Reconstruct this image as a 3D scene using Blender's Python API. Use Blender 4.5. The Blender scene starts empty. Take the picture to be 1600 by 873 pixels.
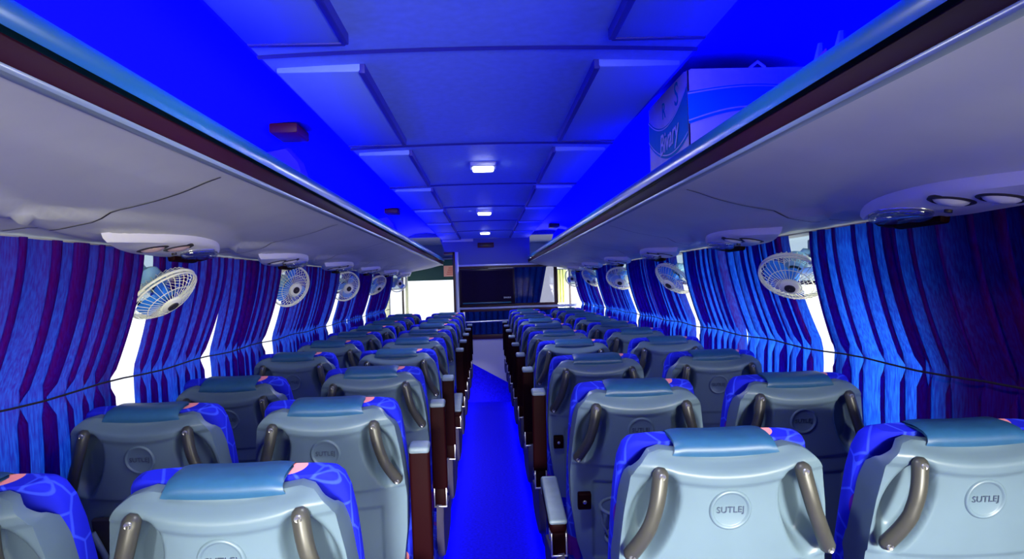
import bpy, bmesh, math, random
from math import sin, cos, pi, radians, sqrt, atan2, tan
from mathutils import Vector, Matrix, Euler
random.seed(7)
SC = bpy.context.scene
COL = SC.collection

# ------------------------------------------------------------------ camera, world, lights, exposure
CAM_Z = 1.45
FPX = 1160.0
cam = bpy.data.cameras.new('camera'); co = bpy.data.objects.new('camera', cam); COL.objects.link(co)
cam.sensor_width = 36.0; cam.lens = FPX / 1600 * 36; cam.clip_start = 0.02
ROLL = -0.03
yaw = math.atan(40 / FPX); pitch = math.atan(7.5 / FPX) - 0.0010
co.matrix_world = Matrix.Translation((0, 0, CAM_Z)) @ (Matrix.Rotation(-yaw, 4, 'Z') @ Matrix.Rotation(pi/2 + pitch, 4, 'X') @ Matrix.Rotation(ROLL, 4, 'Z'))
SC.camera = co
SC.view_settings.view_transform = 'Standard'; SC.view_settings.look = 'None'
SC.view_settings.gamma = 1; SC.view_settings.use_curve_mapping = False
SC.view_settings.exposure = 0.0
SC.cycles.use_denoising = True
SC.cycles.max_bounces = 9; SC.cycles.diffuse_bounces = 5; SC.cycles.transmission_bounces = 8
SC.cycles.transparent_max_bounces = 12; SC.cycles.caustics_reflective = False; SC.cycles.caustics_refractive = False
SC.cycles.sample_clamp_indirect = 6.0

W = bpy.data.worlds.new('sky'); SC.world = W; W.use_nodes = True
bg = W.node_tree.nodes['Background']; bg.inputs[0].default_value = (0.93, 0.96, 1.0, 1)
# hazy white sky, much brighter to the right and behind the coach where the sun stands
_nt = W.node_tree; _tc = _nt.nodes.new('ShaderNodeTexCoord'); _vm = _nt.nodes.new('ShaderNodeVectorMath'); _vm.operation = 'DOT_PRODUCT'
_gd = Vector((.42, -.90, .10)).normalized(); _vm.inputs[1].default_value = _gd
_mr = _nt.nodes.new('ShaderNodeMapRange'); _mr.interpolation_type = 'SMOOTHSTEP'
SKY, GLOW = 1.6, 34.0
for k, v in (('From Min', .72), ('From Max', .99), ('To Min', SKY), ('To Max', GLOW)): _mr.inputs[k].default_value = v
_nt.links.new(_tc.outputs['Generated'], _vm.inputs[0]); _nt.links.new(_vm.outputs['Value'], _mr.inputs['Value']); _nt.links.new(_mr.outputs[0], bg.inputs[1])
_mx = _nt.nodes.new('ShaderNodeMix'); _mx.data_type = 'RGBA'; _mx.inputs['A'].default_value = (.93, .96, 1, 1); _mx.inputs['B'].default_value = (1, .94, .70, 1)
_m2 = _nt.nodes.new('ShaderNodeMapRange'); _m2.inputs['From Min'].default_value = .4; _m2.inputs['From Max'].default_value = .9
_nt.links.new(_vm.outputs['Value'], _m2.inputs['Value']); _nt.links.new(_m2.outputs[0], _mx.inputs['Factor']); _nt.links.new(_mx.outputs['Result'], bg.inputs[0])


D = 9.2            # partition distance
YR = -1.5          # rear wall
YF = 11.0          # windscreen
XW = 1.20          # side walls
def link(o, parent=None):
    COL.objects.link(o)
    if parent: o.parent = parent
    return o
def light(name, kind, loc, rot, energy, color, **kw):
    l = bpy.data.lights.new(name, kind); l.energy = energy; l.color = color
    for k, v in kw.items(): setattr(l, k, v)
    o = bpy.data.objects.new(name, l); o.location = loc; o.rotation_euler = rot
    return link(o)
# low hazy sun behind the coach, through the unseen rear window opening onto the last row
sd = Vector((-.035, 1, -.15)).normalized()
light('sun', 'SUN', (1, -6, 3), sd.to_track_quat('-Z', 'Y').to_euler(), 11.0, (1, .95, .82), angle=radians(6))
# blue strip lights lying along the back of both luggage racks
for s in (-1, 1):
    light('blue_strip_light', 'AREA', (s*1.06, 3.8, 1.765), (0, s*radians(168), 0), 72.0, (0.0, 0.004, 1.0),
          shape='RECTANGLE', size=0.03, size_y=10.6)
# added blue fill lights low along both sides of the aisle, brightening the carpet
for s in (-1, 1):
    light('blue_floor_fill', 'AREA', (s*.30, 5.0, .10), (0, s*radians(20), 0), 7.0, (0.0, 0.0, 1.0), shape='RECTANGLE', size=0.02, size_y=8.2)
# daylight arrives only through window openings: portals guide the sampling
def portal(loc, rot, sx, sy):
    l = light('window_portal', 'AREA', loc, rot, 1.0, (1, 1, 1), shape='RECTANGLE', size=sx, size_y=sy)
    l.data.cycles.is_portal = True
portal((.35, YR-.03, 1.26), (pi/2, 0, 0), 1.7, .72)
portal((XW+.07, -.55, 1.295), (pi/2, 0, pi/2), 1.9, .74)
portal((0, YF+.15, 1.25), (-pi/2, 0, 0), 2.3, 1.2)

# ------------------------------------------------------------------ materials
def mat(name, col, rough=.5, spec=.4, metal=0.0, coat=0.0, noise=None, bump=None):
    m = bpy.data.materials.new(name); m.use_nodes = True
    nt = m.node_tree; p = nt.nodes['Principled BSDF']
    p.inputs['Base Color'].default_value = (*col, 1); p.inputs['Roughness'].default_value = rough
    p.inputs['Specular IOR Level'].default_value = spec; p.inputs['Metallic'].default_value = metal
    p.inputs['Coat Weight'].default_value = coat
    if noise or bump:
        tc = nt.nodes.new('ShaderNodeTexCoord')
        n = nt.nodes.new('ShaderNodeTexNoise'); n.inputs['Scale'].default_value = (noise or bump)[0]; n.inputs['Detail'].default_value = 4
        nt.links.new(tc.outputs['Object'], n.inputs['Vector'])
        if noise:
            r = nt.nodes.new('ShaderNodeValToRGB')
            a = noise[1]
            r.color_ramp.elements[0].position = .3; r.color_ramp.elements[1].position = .7
            r.color_ramp.elements[0].color = (*[c*(1-a) for c in col], 1); r.color_ramp.elements[1].color = (*[min(1, c*(1+a)) for c in col], 1)
            nt.links.new(n.outputs['Fac'], r.inputs['Fac']); nt.links.new(r.outputs['Color'], p.inputs['Base Color'])
        if bump:
            b = nt.nodes.new('ShaderNodeBump'); b.inputs['Strength'].default_value = bump[1]; b.inputs['Distance'].default_value = .002
            nt.links.new(n.outputs['Fac'], b.inputs['Height']); nt.links.new(b.outputs['Normal'], p.inputs['Normal'])
    return m
def emis(name, col, strength):
    m = bpy.data.materials.new(name); m.use_nodes = True; nt = m.node_tree
    p = nt.nodes['Principled BSDF']; p.inputs['Base Color'].default_value = (.8, .8, .8, 1)
    p.inputs['Emission Color'].default_value = (*col, 1); p.inputs['Emission Strength'].default_value = strength
    return m
def glass(name, tint, refl=.06):
    m = bpy.data.materials.new(name); m.use_nodes = True; nt = m.node_tree; nt.nodes.clear()
    o = nt.nodes.new('ShaderNodeOutputMaterial'); mx = nt.nodes.new('ShaderNodeMixShader')
    t = nt.nodes.new('ShaderNodeBsdfTransparent'); g = nt.nodes.new('ShaderNodeBsdfGlossy')
    t.inputs[0].default_value = (*tint, 1); g.inputs['Roughness'].default_value = .02
    mx.inputs[0].default_value = refl
    nt.links.new(t.outputs[0], mx.inputs[1]); nt.links.new(g.outputs[0], mx.inputs[2]); nt.links.new(mx.outputs[0], o.inputs[0])
    return m
def curtain_mat():
    # blue translucent cloth; the maroon of shaded folds is put into its diffuse colour
    m = bpy.data.materials.new('blue_curtain_cloth'); m.use_nodes = True; nt = m.node_tree; nt.nodes.clear()
    o = nt.nodes.new('ShaderNodeOutputMaterial'); add = nt.nodes.new('ShaderNodeMixShader'); add.inputs[0].default_value = .55
    d = nt.nodes.new('ShaderNodeBsdfDiffuse'); t = nt.nodes.new('ShaderNodeBsdfTranslucent')
    tc = nt.nodes.new('ShaderNodeTexCoord'); mp = nt.nodes.new('ShaderNodeMapping'); mp.inputs['Scale'].default_value = (60, 60, 8)
    n = nt.nodes.new('ShaderNodeTexNoise'); n.inputs['Scale'].default_value = 3.0; n.inputs['Detail'].default_value = 3
    r1 = nt.nodes.new('ShaderNodeValToRGB'); r1.color_ramp.elements[0].color = (.10, .002, .04, 1); r1.color_ramp.elements[1].color = (.07, .006, .13, 1)
    r2 = nt.nodes.new('ShaderNodeValToRGB'); r2.color_ramp.elements[0].color = (.003, .040, .60, 1); r2.color_ramp.elements[1].color = (.014, .13, .95, 1)
    nt.links.new(tc.outputs['Object'], mp.inputs[0]); nt.links.new(mp.outputs[0], n.inputs['Vector'])
    for r, b in ((r1, d), (r2, t)):
        r.color_ramp.elements[0].position = .35; r.color_ramp.elements[1].position = .65
        nt.links.new(n.outputs['Fac'], r.inputs[0]); nt.links.new(r.outputs[0], b.inputs[0])
    nt.links.new(d.outputs[0], add.inputs[1]); nt.links.new(t.outputs[0], add.inputs[2]); nt.links.new(add.outputs[0], o.inputs[0])
    return m
def seat_fabric():
    m = bpy.data.materials.new('patterned_seat_fabric'); m.use_nodes = True; nt = m.node_tree; p = nt.nodes['Principled BSDF']
    p.inputs['Roughness'].default_value = .9; p.inputs['Specular IOR Level'].default_value = .1
    tc = nt.nodes.new('ShaderNodeTexCoord')
    v = nt.nodes.new('ShaderNodeTexVoronoi'); v.feature = 'DISTANCE_TO_EDGE'; v.inputs['Scale'].default_value = 16
    v2 = nt.nodes.new('ShaderNodeTexVoronoi'); v2.inputs['Scale'].default_value = 11
    nt.links.new(tc.outputs['Object'], v.inputs['Vector']); nt.links.new(tc.outputs['Object'], v2.inputs['Vector'])
    r = nt.nodes.new('ShaderNodeValToRGB'); r.color_ramp.elements[0].position = .02; r.color_ramp.elements[1].position = .05
    r.color_ramp.elements[0].color = (.035, .07, .85, 1); r.color_ramp.elements[1].color = (.012, .018, .62, 1)
    nt.links.new(v.outputs['Distance'], r.inputs[0])
    sep = nt.nodes.new('ShaderNodeSeparateColor'); nt.links.new(v2.outputs['Color'], sep.inputs[0])
    def m1(op, a, b):
        x = nt.nodes.new('ShaderNodeMath'); x.operation = op
        if isinstance(a, float): x.inputs[0].default_value = a
        else: nt.links.new(a, x.inputs[0])
        if isinstance(b, float): x.inputs[1].default_value = b
        else: nt.links.new(b, x.inputs[1])
        return x.outputs[0]
    near = m1('LESS_THAN', v2.outputs['Distance'], .42)
    cur = r.outputs[0]
    for lo, hi, c in ((.80, .88, (.95, .30, .32, 1)), (.93, .99, (.85, .85, .03, 1)), (.0, .22, (.10, .008, .32, 1))):
        f = m1('MULTIPLY', m1('MULTIPLY', m1('GREATER_THAN', sep.outputs[0], lo), m1('LESS_THAN', sep.outputs[0], hi)), near)
        mx = nt.nodes.new('ShaderNodeMix'); mx.data_type = 'RGBA'
        nt.links.new(f, mx.inputs['Factor']); nt.links.new(cur, mx.inputs['A']); mx.inputs['B'].default_value = c
        cur = mx.outputs['Result']
    nt.links.new(cur, p.inputs['Base Color'])
    return m
M = dict(
    shell=mat('grey_shell_plastic', (.105, .160, .208), .40, .45, noise=(9, .05)),
    handle=mat('dark_handle_plastic', (.042, .042, .038), .38, .45),
    screw=mat('screw_steel', (.45, .45, .42), .3, .5, .8),
    fabric=seat_fabric(),
    vinyl=mat('teal_vinyl', (.016, .080, .19), .42, .5, noise=(25, .12)),
    letter=mat('moulded_lettering', (.04, .06, .11), .5),
    black=mat('dark_plastic_shadow_maroon', (.010, .0006, .002), .6, .06),  # maroon hue of the shadows put into this dark plastic's colour
    armtop=mat('grey_armrest_vinyl', (.13, .18, .23), .5, .4, noise=(30, .1)),
    side=mat('violet_grey_plastic', (.045, .04, .085), .5, .25),
    metal=mat('steel', (.55, .56, .58), .3, .5, .9),
    ceil=mat('ceiling_laminate', (.17, .27, .85), .55, .35, noise=(40, .06)),
    cove=mat('blue_ceiling_lining', (.014, .012, .85), .7, .2),
    seam=mat('dark_seam', (.02, .02, .30), .6),
    hatch=mat('hatch_laminate', (.165, .265, .84), .55, .35),
    carpet=mat('blue_carpet', (.008, .004, .95), .95, .1, noise=(60, .25)),
    rack=mat('rack_moulding', (.62, .62, .55), .5, .35, noise=(5, .04)),
    console=mat('console_moulding', (.80, .77, .72), .42, .4),
    rail=mat('rail_vinyl', (.012, .11, .24), .30, .6),
    railline=mat('rail_groove', (.022, .002, .010), .7, .1),
    railtrim=mat('rail_trim', (.16, .20, .25), .35, .5),
    lens=glass('lamp_lens', (.75, .8, .85), .35),
    chrome=mat('lamp_reflector', (.75, .75, .72), .25, .5, .7),
    speaker=mat('vent_peach_plastic', (.62, .42, .38), .5),
    dark=mat('vent_dark', (.03, .025, .03), .5),
    wall=mat('wall_panel', (.35, .38, .46), .6, .3),
    pillar=mat('pillar_trim', (.52, .55, .58), .5, .3),
    cream=mat('door_pillar_cream', (.62, .66, .46), .5, .3),
    green=mat('green_sun_visor', (.006, .06, .055), .5),
    sticker=mat('orange_notice', (.85, .42, .30), .6),
    stickertext=mat('notice_print', (.65, .08, .05), .6),
    panel=mat('partition_laminate', (.50, .50, .56), .5, .3),
    header=mat('blue_header_laminate', (.025, .05, .30), .5, .35),
    frame=mat('maroon_frame', (.035, .004, .012), .4, .4),
    trim=mat('aluminium_trim', (.36, .40, .62), .35, .5, .3),
    screen=mat('tv_screen_glass', (.010, .006, .022), .05, .07),
    bezel=mat('tv_bezel', (.012, .006, .016), .3, .2),
    tvedge=mat('tv_edge_strip', (.02, .10, .16), .25, .5),
    logo=mat('tv_logo_silver', (.7, .72, .75), .4),
    glow=glass('window_clear', (.97, .98, 1.0), .05),
    tint=glass('window_tinted', (.58, .66, .72), .06),
    smoked=glass('partition_smoked', (.55, .55, .62), .0008),
    curtain=curtain_mat(),
    cord=mat('curtain_cord', (.01, .003, .012), .8),
    cage=mat('fan_wire_cream', (.88, .88, .70), .35, .5),
    blade=mat('fan_blade_blue', (.03, .24, .85), .3, .5),
    fanbody=mat('fan_body_blue', (.22, .42, .62), .35, .5),
    dome=emis('dome_diffuser', (.80, .88, 1.0), 14.0),
    card=mat('white_cardboard', (.92, .80, .80), .8, .1, noise=(14, .06)),
    band=mat('teal_print', (.015, .36, .48), .75, .1),
    bandline=mat('white_print', (.92, .92, .92), .75, .1),
    inside=mat('brown_cardboard', (.22, .12, .08), .85, .1),
    bag=mat('blue_polythene', (.05, .10, .85), .35, .4),
    bagpurple=mat('purple_cloth', (.12, .01, .55), .7),
    divider=mat('divider_plastic', (.05, .03, .80), .5, .3),
    red=mat('dark_red_plastic', (.09, .002, .006), .5),
    yellow=mat('yellow_curtain_strip', (.75, .78, .30), .8),
)

# ------------------------------------------------------------------ mesh builder
class MB:
    def __init__(self): self.v = []; self.f = []; self.m = []; self.s = []; self.mats = []
    def mi(self, m):
        if m not in self.mats: self.mats.append(m)
        return self.mats.index(m)
    def add(self, vs, fs, m, smooth=False):
        o = len(self.v); k = self.mi(m); self.v += [tuple(v) for v in vs]
        for f in fs: self.f.append(tuple(i + o for i in f)); self.m.append(k); self.s.append(smooth)
    def box(self, lo, hi, m, bev=0.0, seg=2, M4=None):
        bm = bmesh.new(); bmesh.ops.create_cube(bm, size=1)
        c = [(a+b)/2 for a, b in zip(lo, hi)]; d = [abs(b-a) for a, b in zip(lo, hi)]
        for v in bm.verts: v.co = Vector((v.co.x*d[0], v.co.y*d[1], v.co.z*d[2]))
        if bev: bmesh.ops.bevel(bm, geom=bm.edges[:], offset=min(bev, min(d)*.49), segments=seg, affect='EDGES', profile=.5)
        X = Matrix.Translation(c)
        if M4 is not None: X = M4 @ X
        bm.verts.index_update()
        self.add([X @ v.co for v in bm.verts], [[v.index for v in f.verts] for f in bm.faces], m, bool(bev)); bm.free()
    def tube(self, pts, r, m, n=8, closed=False, cap=True, squash=None):
        pts = [Vector(p) for p in pts]; N = len(pts); rings = []
        t0 = (pts[1]-pts[0]).normalized(); up = Vector((0, 0, 1)) if abs(t0.z) < .9 else Vector((1, 0, 0))
        nrm = t0.cross(up).normalized()
        for i in range(N):
            if closed: t = (pts[(i+1) % N]-pts[i-1]).normalized()
            else: t = (pts[min(i+1, N-1)]-pts[max(i-1, 0)]).normalized()
            nrm = (nrm - t*nrm.dot(t)).normalized(); b = t.cross(nrm)
            rr = r[i] if isinstance(r, (list, tuple)) else r
            q = squash or 1
            rings.append([pts[i] + nrm*cos(2*pi*k/n)*rr + b*sin(2*pi*k/n)*rr*q for k in range(n)])
        vs = [p for rg in rings for p in rg]; fs = []
        for i in range(N if closed else N-1):
            a = i*n; c = ((i+1) % N)*n
            for k in range(n): fs.append((a+k, a+(k+1) % n, c+(k+1) % n, c+k))
        if cap and not closed:
            fs.append(tuple(range(n-1, -1, -1))); fs.append(tuple((N-1)*n+k for k in range(n)))
        self.add(vs, fs, m, True)
    def grid(self, fn, nu, nv, m, wrap_u=False, flip=False, matfn=None):
        vs = [fn(u/(nu if wrap_u else nu-1), v/(nv-1)) for v in range(nv) for u in range(nu)]
        fs = []
        for v in range(nv-1):
            for u in range(nu if wrap_u else nu-1):
                a = v*nu+u; b = v*nu+(u+1) % nu
                q = (a, b, b+nu, a+nu); fs.append(q[::-1] if flip else q)
        self.add(vs, fs, m, True)
    def lathe(self, prof, m, n=24, X=None, cap=False):
        vs = []; fs = []
        for (r, z) in prof:
            for k in range(n): vs.append(Vector((r*cos(2*pi*k/n), r*sin(2*pi*k/n), z)))
        for i in range(len(prof)-1):
            for k in range(n): fs.append((i*n+k, i*n+(k+1) % n, (i+1)*n+(k+1) % n, (i+1)*n+k))
        if cap:
            fs.append(tuple(range(n-1, -1, -1))); fs.append(tuple((len(prof)-1)*n+k for k in range(n)))
        if X is not None: vs = [X @ v for v in vs]
        self.add(vs, fs, m, True)
    def prism(self, pts, z0, z1, m, inset=0.0, X=None, smooth=False):
        # outline in xy, extruded z0..z1, the z1 end drawn in by inset
        n = len(pts); cx = sum(p[0] for p in pts)/n; cy = sum(p[1] for p in pts)/n
        def ins(p, d):
            dx, dy = p[0]-cx, p[1]-cy; l = sqrt(dx*dx+dy*dy) or 1
            return (p[0]-dx/l*d, p[1]-dy/l*d)
        rings = [[(*p, z0) for p in pts]]
        if inset:
            rings.append([(*ins(p, inset*.25), z0+(z1-z0)*.7) for p in pts])
        rings.append([(*ins(p, inset), z1) for p in pts])
        vs = [Vector(p) for r in rings for p in r]
        if X is not None: vs = [X @ v for v in vs]
        fs = [tuple(range(n-1, -1, -1)), tuple((len(rings)-1)*n+k for k in range(n))]
        for i in range(len(rings)-1):
            for k in range(n): fs.append((i*n+k, i*n+(k+1) % n, (i+1)*n+(k+1) % n, (i+1)*n+k))
        self.add(vs, fs, m, smooth)
    def mesh(self, name, sharp=None):
        me = bpy.data.meshes.new(name); me.from_pydata(self.v, [], self.f)
        for m in self.mats: me.materials.append(m)
        me.polygons.foreach_set('material_index', self.m); me.polygons.foreach_set('use_smooth', self.s)
        me.update()
        if sharp: me.set_sharp_from_angle(angle=radians(sharp))
        return me
    def build(self, name, parent=None, loc=None, rot=None, sharp=40):
        o = bpy.data.objects.new(name, self.mesh(name, sharp)); link(o, parent)
        if loc is not None: o.location = loc
        if rot is not None: o.rotation_euler = rot
        return o
def tag(o, label=None, cat=None, group=None, kind=None):
    if label: o['label'] = label
    if cat: o['category'] = cat
    if group: o['group'] = group
    if kind: o['kind'] = kind
    return o
def empty(name, loc=(0, 0, 0), rot=(0, 0, 0)):
    o = bpy.data.objects.new(name, None); o.empty_display_size = .1; o.location = loc; o.rotation_euler = rot
    return link(o)
def struct(name, mb, parent=None, label=None, cat=None, sharp=40):
    o = mb.build(name, parent, sharp=sharp)
    if not parent: tag(o, label, cat, kind='structure')
    return o
def text_mesh(body, size, m, depth=.001, shear=0.0, spacing=1.0):
    cu = bpy.data.curves.new('lettering', 'FONT'); cu.body = body; cu.size = size; cu.extrude = depth; cu.shear = shear
    cu.align_x = 'CENTER'; cu.align_y = 'CENTER'; cu.space_character = spacing; cu.resolution_u = 3
    o = bpy.data.objects.new('lettering_tmp', cu); COL.objects.link(o)
    dg = bpy.context.evaluated_depsgraph_get(); me = bpy.data.meshes.new_from_object(o.evaluated_get(dg))
    bpy.data.objects.remove(o); me.materials.clear(); me.materials.append(m); me.name = 'lettering'
    return me
def mobj(name, me, parent=None, loc=(0, 0, 0), rot=(0, 0, 0)):
    o = bpy.data.objects.new(name, me); o.location = loc; o.rotation_euler = rot
    return link(o, parent)
def sstep(a, b, x):
    t = max(0, min(1, (x-a)/(b-a))); return t*t*(3-2*t)

# ------------------------------------------------------------------ shell of the bus
b = MB(); b.box((-XW, YR, -.08), (XW, YF+.1, 0), M['carpet']); struct('floor', b, label='blue carpeted floor running down the aisle between the seats', cat='floor')
# ceiling: lowered middle panels with seams, blue coves at both sides
HC = 2.01; HWID = .53
def ceil_z(x): return HC + .012*(1-(x/HWID)**2)
b = MB()
b.grid(lambda u, v: Vector((-HWID+2*HWID*u, YR+(D-YR)*v, ceil_z(-HWID+2*HWID*u))), 17, 2, M['ceil'], flip=True)
b.box((-HWID, YR, HC+.02), (HWID, D, HC+.16), M['ceil'])
for s in (-1, 1): b.box((s*HWID-.004, YR, HC-.000), (s*HWID+.004, D, HC+.10), M['cove'])
ceil = struct('ceiling', b, label='blue panelled middle ceiling above the aisle with seams across it', cat='ceiling')
SEAM0 = .565*FPX/366; SP = 1.21
seams = []; y = SEAM0
while y > YR: y -= SP
y += SP
while y < D - .2: seams.append(y); y += SP
b = MB()
for y in seams:
    b.grid(lambda u, v: Vector((-HWID+2*HWID*u, y+(v-.5)*.022, ceil_z(-HWID+2*HWID*u)-.006*(1-abs(2*v-1))-.001)), 17, 3, M['seam'], flip=True)
b.build('seam', ceil)
for y in seams:
    for s in (-1, 1):
        b = MB(); x0, x1 = sorted((s*.30, s*.515)); y0, y1 = y+.10, y+SP-.12
        if y1 > D-.06: continue
        b.box((x0, y0, HC-.012), (x1, y1, HC+.02), M['hatch'], .005)
        xi = s*.30
        b.box((xi-.008, y0, HC-.016), (xi+.008, y1, HC+.02), M['seam'], .003)
        b.box((x0, y1-.008, HC-.016), (x1, y1+.008, HC+.02), M['seam'], .003)
        b.build('hatch', ceil)
# dome lamps in the middle of every second panel
for i, y in enumerate((1.30, 3.52, 5.74, 7.96)):
    where = ['just above the camera', 'nearest in view', 'second in view', 'furthest, by the television'][i]
    t = empty('dome_lamp', (0.0, y, ceil_z(0)))
    tag(t, 'square white ceiling lamp over the aisle, ' + where, 'ceiling lamp', 'ceiling lamps over the aisle')
    b = MB(); b.box((-.062, -.062, -.022), (.062, .062, .012), M['trim'], .008); b.build('lamp_frame', t)
    b = MB(); b.box((-.05, -.05, -.034), (.05, .05, -.016), M['dome'], .012, 3); b.build('diffuser', t)
    l = light('lamp_glow', 'AREA', (0.0, y, ceil_z(0)-.045), (0, 0, 0), 7.5, (.85, .92, 1), shape='SQUARE', size=.1)
for s in (-1, 1):
    prof = [(HWID, HC+.08), (.60, 2.092), (.72, 2.105), (.86, 2.095), (.98, 2.055), (1.07, 1.99), (1.13, 1.90), (1.165, 1.80), (1.185, 1.70)]
    prof2 = [(p[0]+.02, p[1]+.03) for p in prof]
    b = MB(); P = prof
    b.grid(lambda u, v: Vector((s*P[round(u*(len(P)-1))][0], YR+(D+.02-YR)*v, P[round(u*(len(P)-1))][1])), len(P), 2, M['cove'], flip=(s > 0))
    P2 = prof2
    b.grid(lambda u, v: Vector((s*P2[round(u*(len(P)-1))][0], YR+(D+.02-YR)*v, P2[round(u*(len(P)-1))][1])), len(P), 2, M['cove'], flip=(s < 0))
    struct('trim_%d' % (1 if s < 0 else 2), b, label='deep blue curved ceiling cove above the %s luggage rack' % ('left' if s < 0 else 'right'), cat='ceiling cove', sharp=60)

# side walls: sill wall, header, pillars; windows with clear lower and tinted upper glass
GAP = {-1: [2.42, 3.98, 5.54, 7.10, 8.62], 1: [2.52, 4.10, 5.72, 7.32, 8.88]}
WB, WM, WT = .93, 1.42, 1.66
for s in (-1, 1):
    side = 'left' if s < 0 else 'right'
    b = MB()
    b.box((s*XW, YR, 0), (s*(XW+.06), YF, WB), M['wall'])
    b.box((s*XW, YR, WT), (s*(XW+.06), YF, 2.2), M['wall'])
    ys = [YR] + [-.45, .95 if s < 0 else .42] + [g-.12 for g in GAP[s]] + [YF]
    if s > 0: b.box((s*XW, .34, WB), (s*(XW+.06), 1.86, WT), M['wall'])
    for y in ys[1:-1]:
        b.box((s*XW, y-.03, WB), (s*(XW+.05), y+.03, WT), M['pillar'], .006)
    if s < 0: b.box((s*XW, D+.0, WB), (s*(XW+.06), D+.09, WT), M['cream'], .01)
    struct('wall_' + side, b, label='%s side wall of the coach with a low panel, pillars and window band' % side, cat='wall')
    n = 0
    for i in range(len(ys)-1):
        y0, y1 = ys[i]+.03, ys[i+1]-.03
        if s > 0 and .4 < ys[i] < .5: y0 = 1.87
        if i == len(ys)-2: y1 = YF-.05
        n += 1
        w = empty('window_%d' % (n + (0 if s < 0 else 10)), (s*(XW+.03), (y0+y1)/2, WB))
        tag(w, '%s side coach window with tinted upper glass, bay %d counted from the rear' % (side, n), 'window', kind='structure')
        h = (y1-y0)/2
        b = MB()
        for lo, hi in (((-.015, -h, 0), (.015, h, .025)), ((-.015, -h, WT-WB-.02), (.015, h, WT-WB)), ((-.012, -h, WM-WB-.008), (.012, h, WM-WB+.008)), ((-.015, -h, 0), (.015, -h+.02, WT-WB)), ((-.015, h-.02, 0), (.015, h, WT-WB))):
            b.box(lo, hi, M['bezel'], .003)
        b.build('window_frame', w)
        b = MB(); b.box((-.003, -h+.02, .02), (.003, h-.02, WM-WB), M['glow']); b.build('clear_pane', w)
        b = MB(); b.box((-.003, -h+.02, WM-WB), (.003, h-.02, WT-WB-.01), M['tint']); b.build('tinted_pane', w)
# unseen rear wall; window opening shaped to choose which seats the sun reaches
b = MB()
b.box((-XW, YR-.06, 0), (XW, YR, .9), M['wall']); b.box((-XW, YR-.06, 1.62), (XW, YR, 2.2), M['wall'])
b.box((-XW, YR-.06, .9), (-.40, YR, 1.62), M['wall'])
struct('wall_rear', b, label='unseen rear wall of the coach, its opening shaped for the sun', cat='wall')
w = empty('window_30', (.35, YR-.03, .9)); tag(w, 'unseen rear window shaped to choose which seats the sun reaches', 'window', kind='structure')
b = MB(); b.box((-.85, -.02, 0), (.85, .02, .03), M['bezel']); b.box((-.85, -.02, .69), (.85, .02, .72), M['bezel']); b.build('window_frame', w)
b = MB(); b.box((-.85, -.003, .03), (.85, .003, .69), M['glow']); b.build('clear_pane', w)
# front: windscreen wall
b = MB()
b.box((-XW, YF, 0), (XW, YF+.06, .78), M['wall']); b.box((-XW, YF, 1.86), (XW, YF+.06, 2.2), M['header'])
for s in (-1, 1): b.box((s*1.16, YF, .78), (s*XW, YF+.06, 1.86), M['cream'])
b.box((-.03, YF, .78), (.03, YF+.05, 1.86), M['bezel'])
struct('wall_front', b, label='front wall of the coach around the windscreen', cat='wall')
w = empty('window_31', (0, YF+.03, .78)); tag(w, 'bright windscreen beyond the partition', 'window', kind='structure')
b = MB(); b.box((-1.16, -.02, 0), (1.16, .02, .03), M['bezel']); b.box((-1.16, -.02, 1.05), (1.16, .02, 1.08), M['bezel']); b.build('window_frame', w)
b = MB(); b.box((-1.16, -.003, .03), (1.16, .003, 1.05), M['glow']); b.build('clear_pane', w)
b = MB(); b.box((-XW, D+.02, 2.05), (XW, YF, 2.12), M['header']); struct('trim_3', b, label='cab roof lining in front of the partition', cat='cab ceiling')

# ------------------------------------------------------------------ front partition behind the driver
def PX(px, y=D): return (px-760)*y/FPX
XL, XR = -.36, .86
b = MB()
# header board under the ceiling
pts = [(-.56, 2.02), (.55, 2.02), (.55, 1.70), (-.36, 1.70), (-.36, 1.86), (-.50, 1.86)]
b.prism([(p[0], p[1]) for p in pts], 0, .05, M['header'], X=Matrix.Translation((0, D+.05, 0)) @ Matrix.Rotation(pi/2, 4, 'X'))
b.box((-.53, D-.02, 1.985), (-.15, D+.01, 2.02), M['panel'], .004)
# posts
b.box((XL-.02, D-.02, 0), (XL+.025, D+.05, 1.86), M['trim'], .006)
b.box((XL-.05, D-.015, 0), (XL-.02, D+.05, 1.86), M['frame'], .004)
b.box((-.52, D-.015, 1.83), (XL-.02, D+.05, 1.86), M['frame'], .004)
b.box((XR-.02, D-.015, 0), (XR+.02, D+.05, 1.70), M['frame'], .006)
# upper glazed frame
b.box((XL+.02, D-.02, 1.675), (XR, D+.04, 1.70), M['trim'], .004)
b.box((XL+.02, D-.015, 1.65), (XR, D+.04, 1.675), M['frame'], .004)
b.box((XL+.02, D-.015, 1.175), (XR, D+.04, 1.205), M['frame'], .004)
b.box((XL+.02, D-.03, 1.145), (XW, D+.05, 1.175), M['trim'], .006)
b.box((XL+.02, D-.015, 1.165), (XL+.05, D+.04, 1.66), M['frame'], .004)
b.box((XL+.02, D-.015, .80), (XL+.06, D+.04, 1.15), M['frame'], .004)
b.box((XL+.02, D-.015, 1.115), (XR, D+.04, 1.15), M['frame'], .004)
b.box((XL+.02, D-.02, .775), (XW, D+.05, .83), M['frame'], .006)
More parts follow.
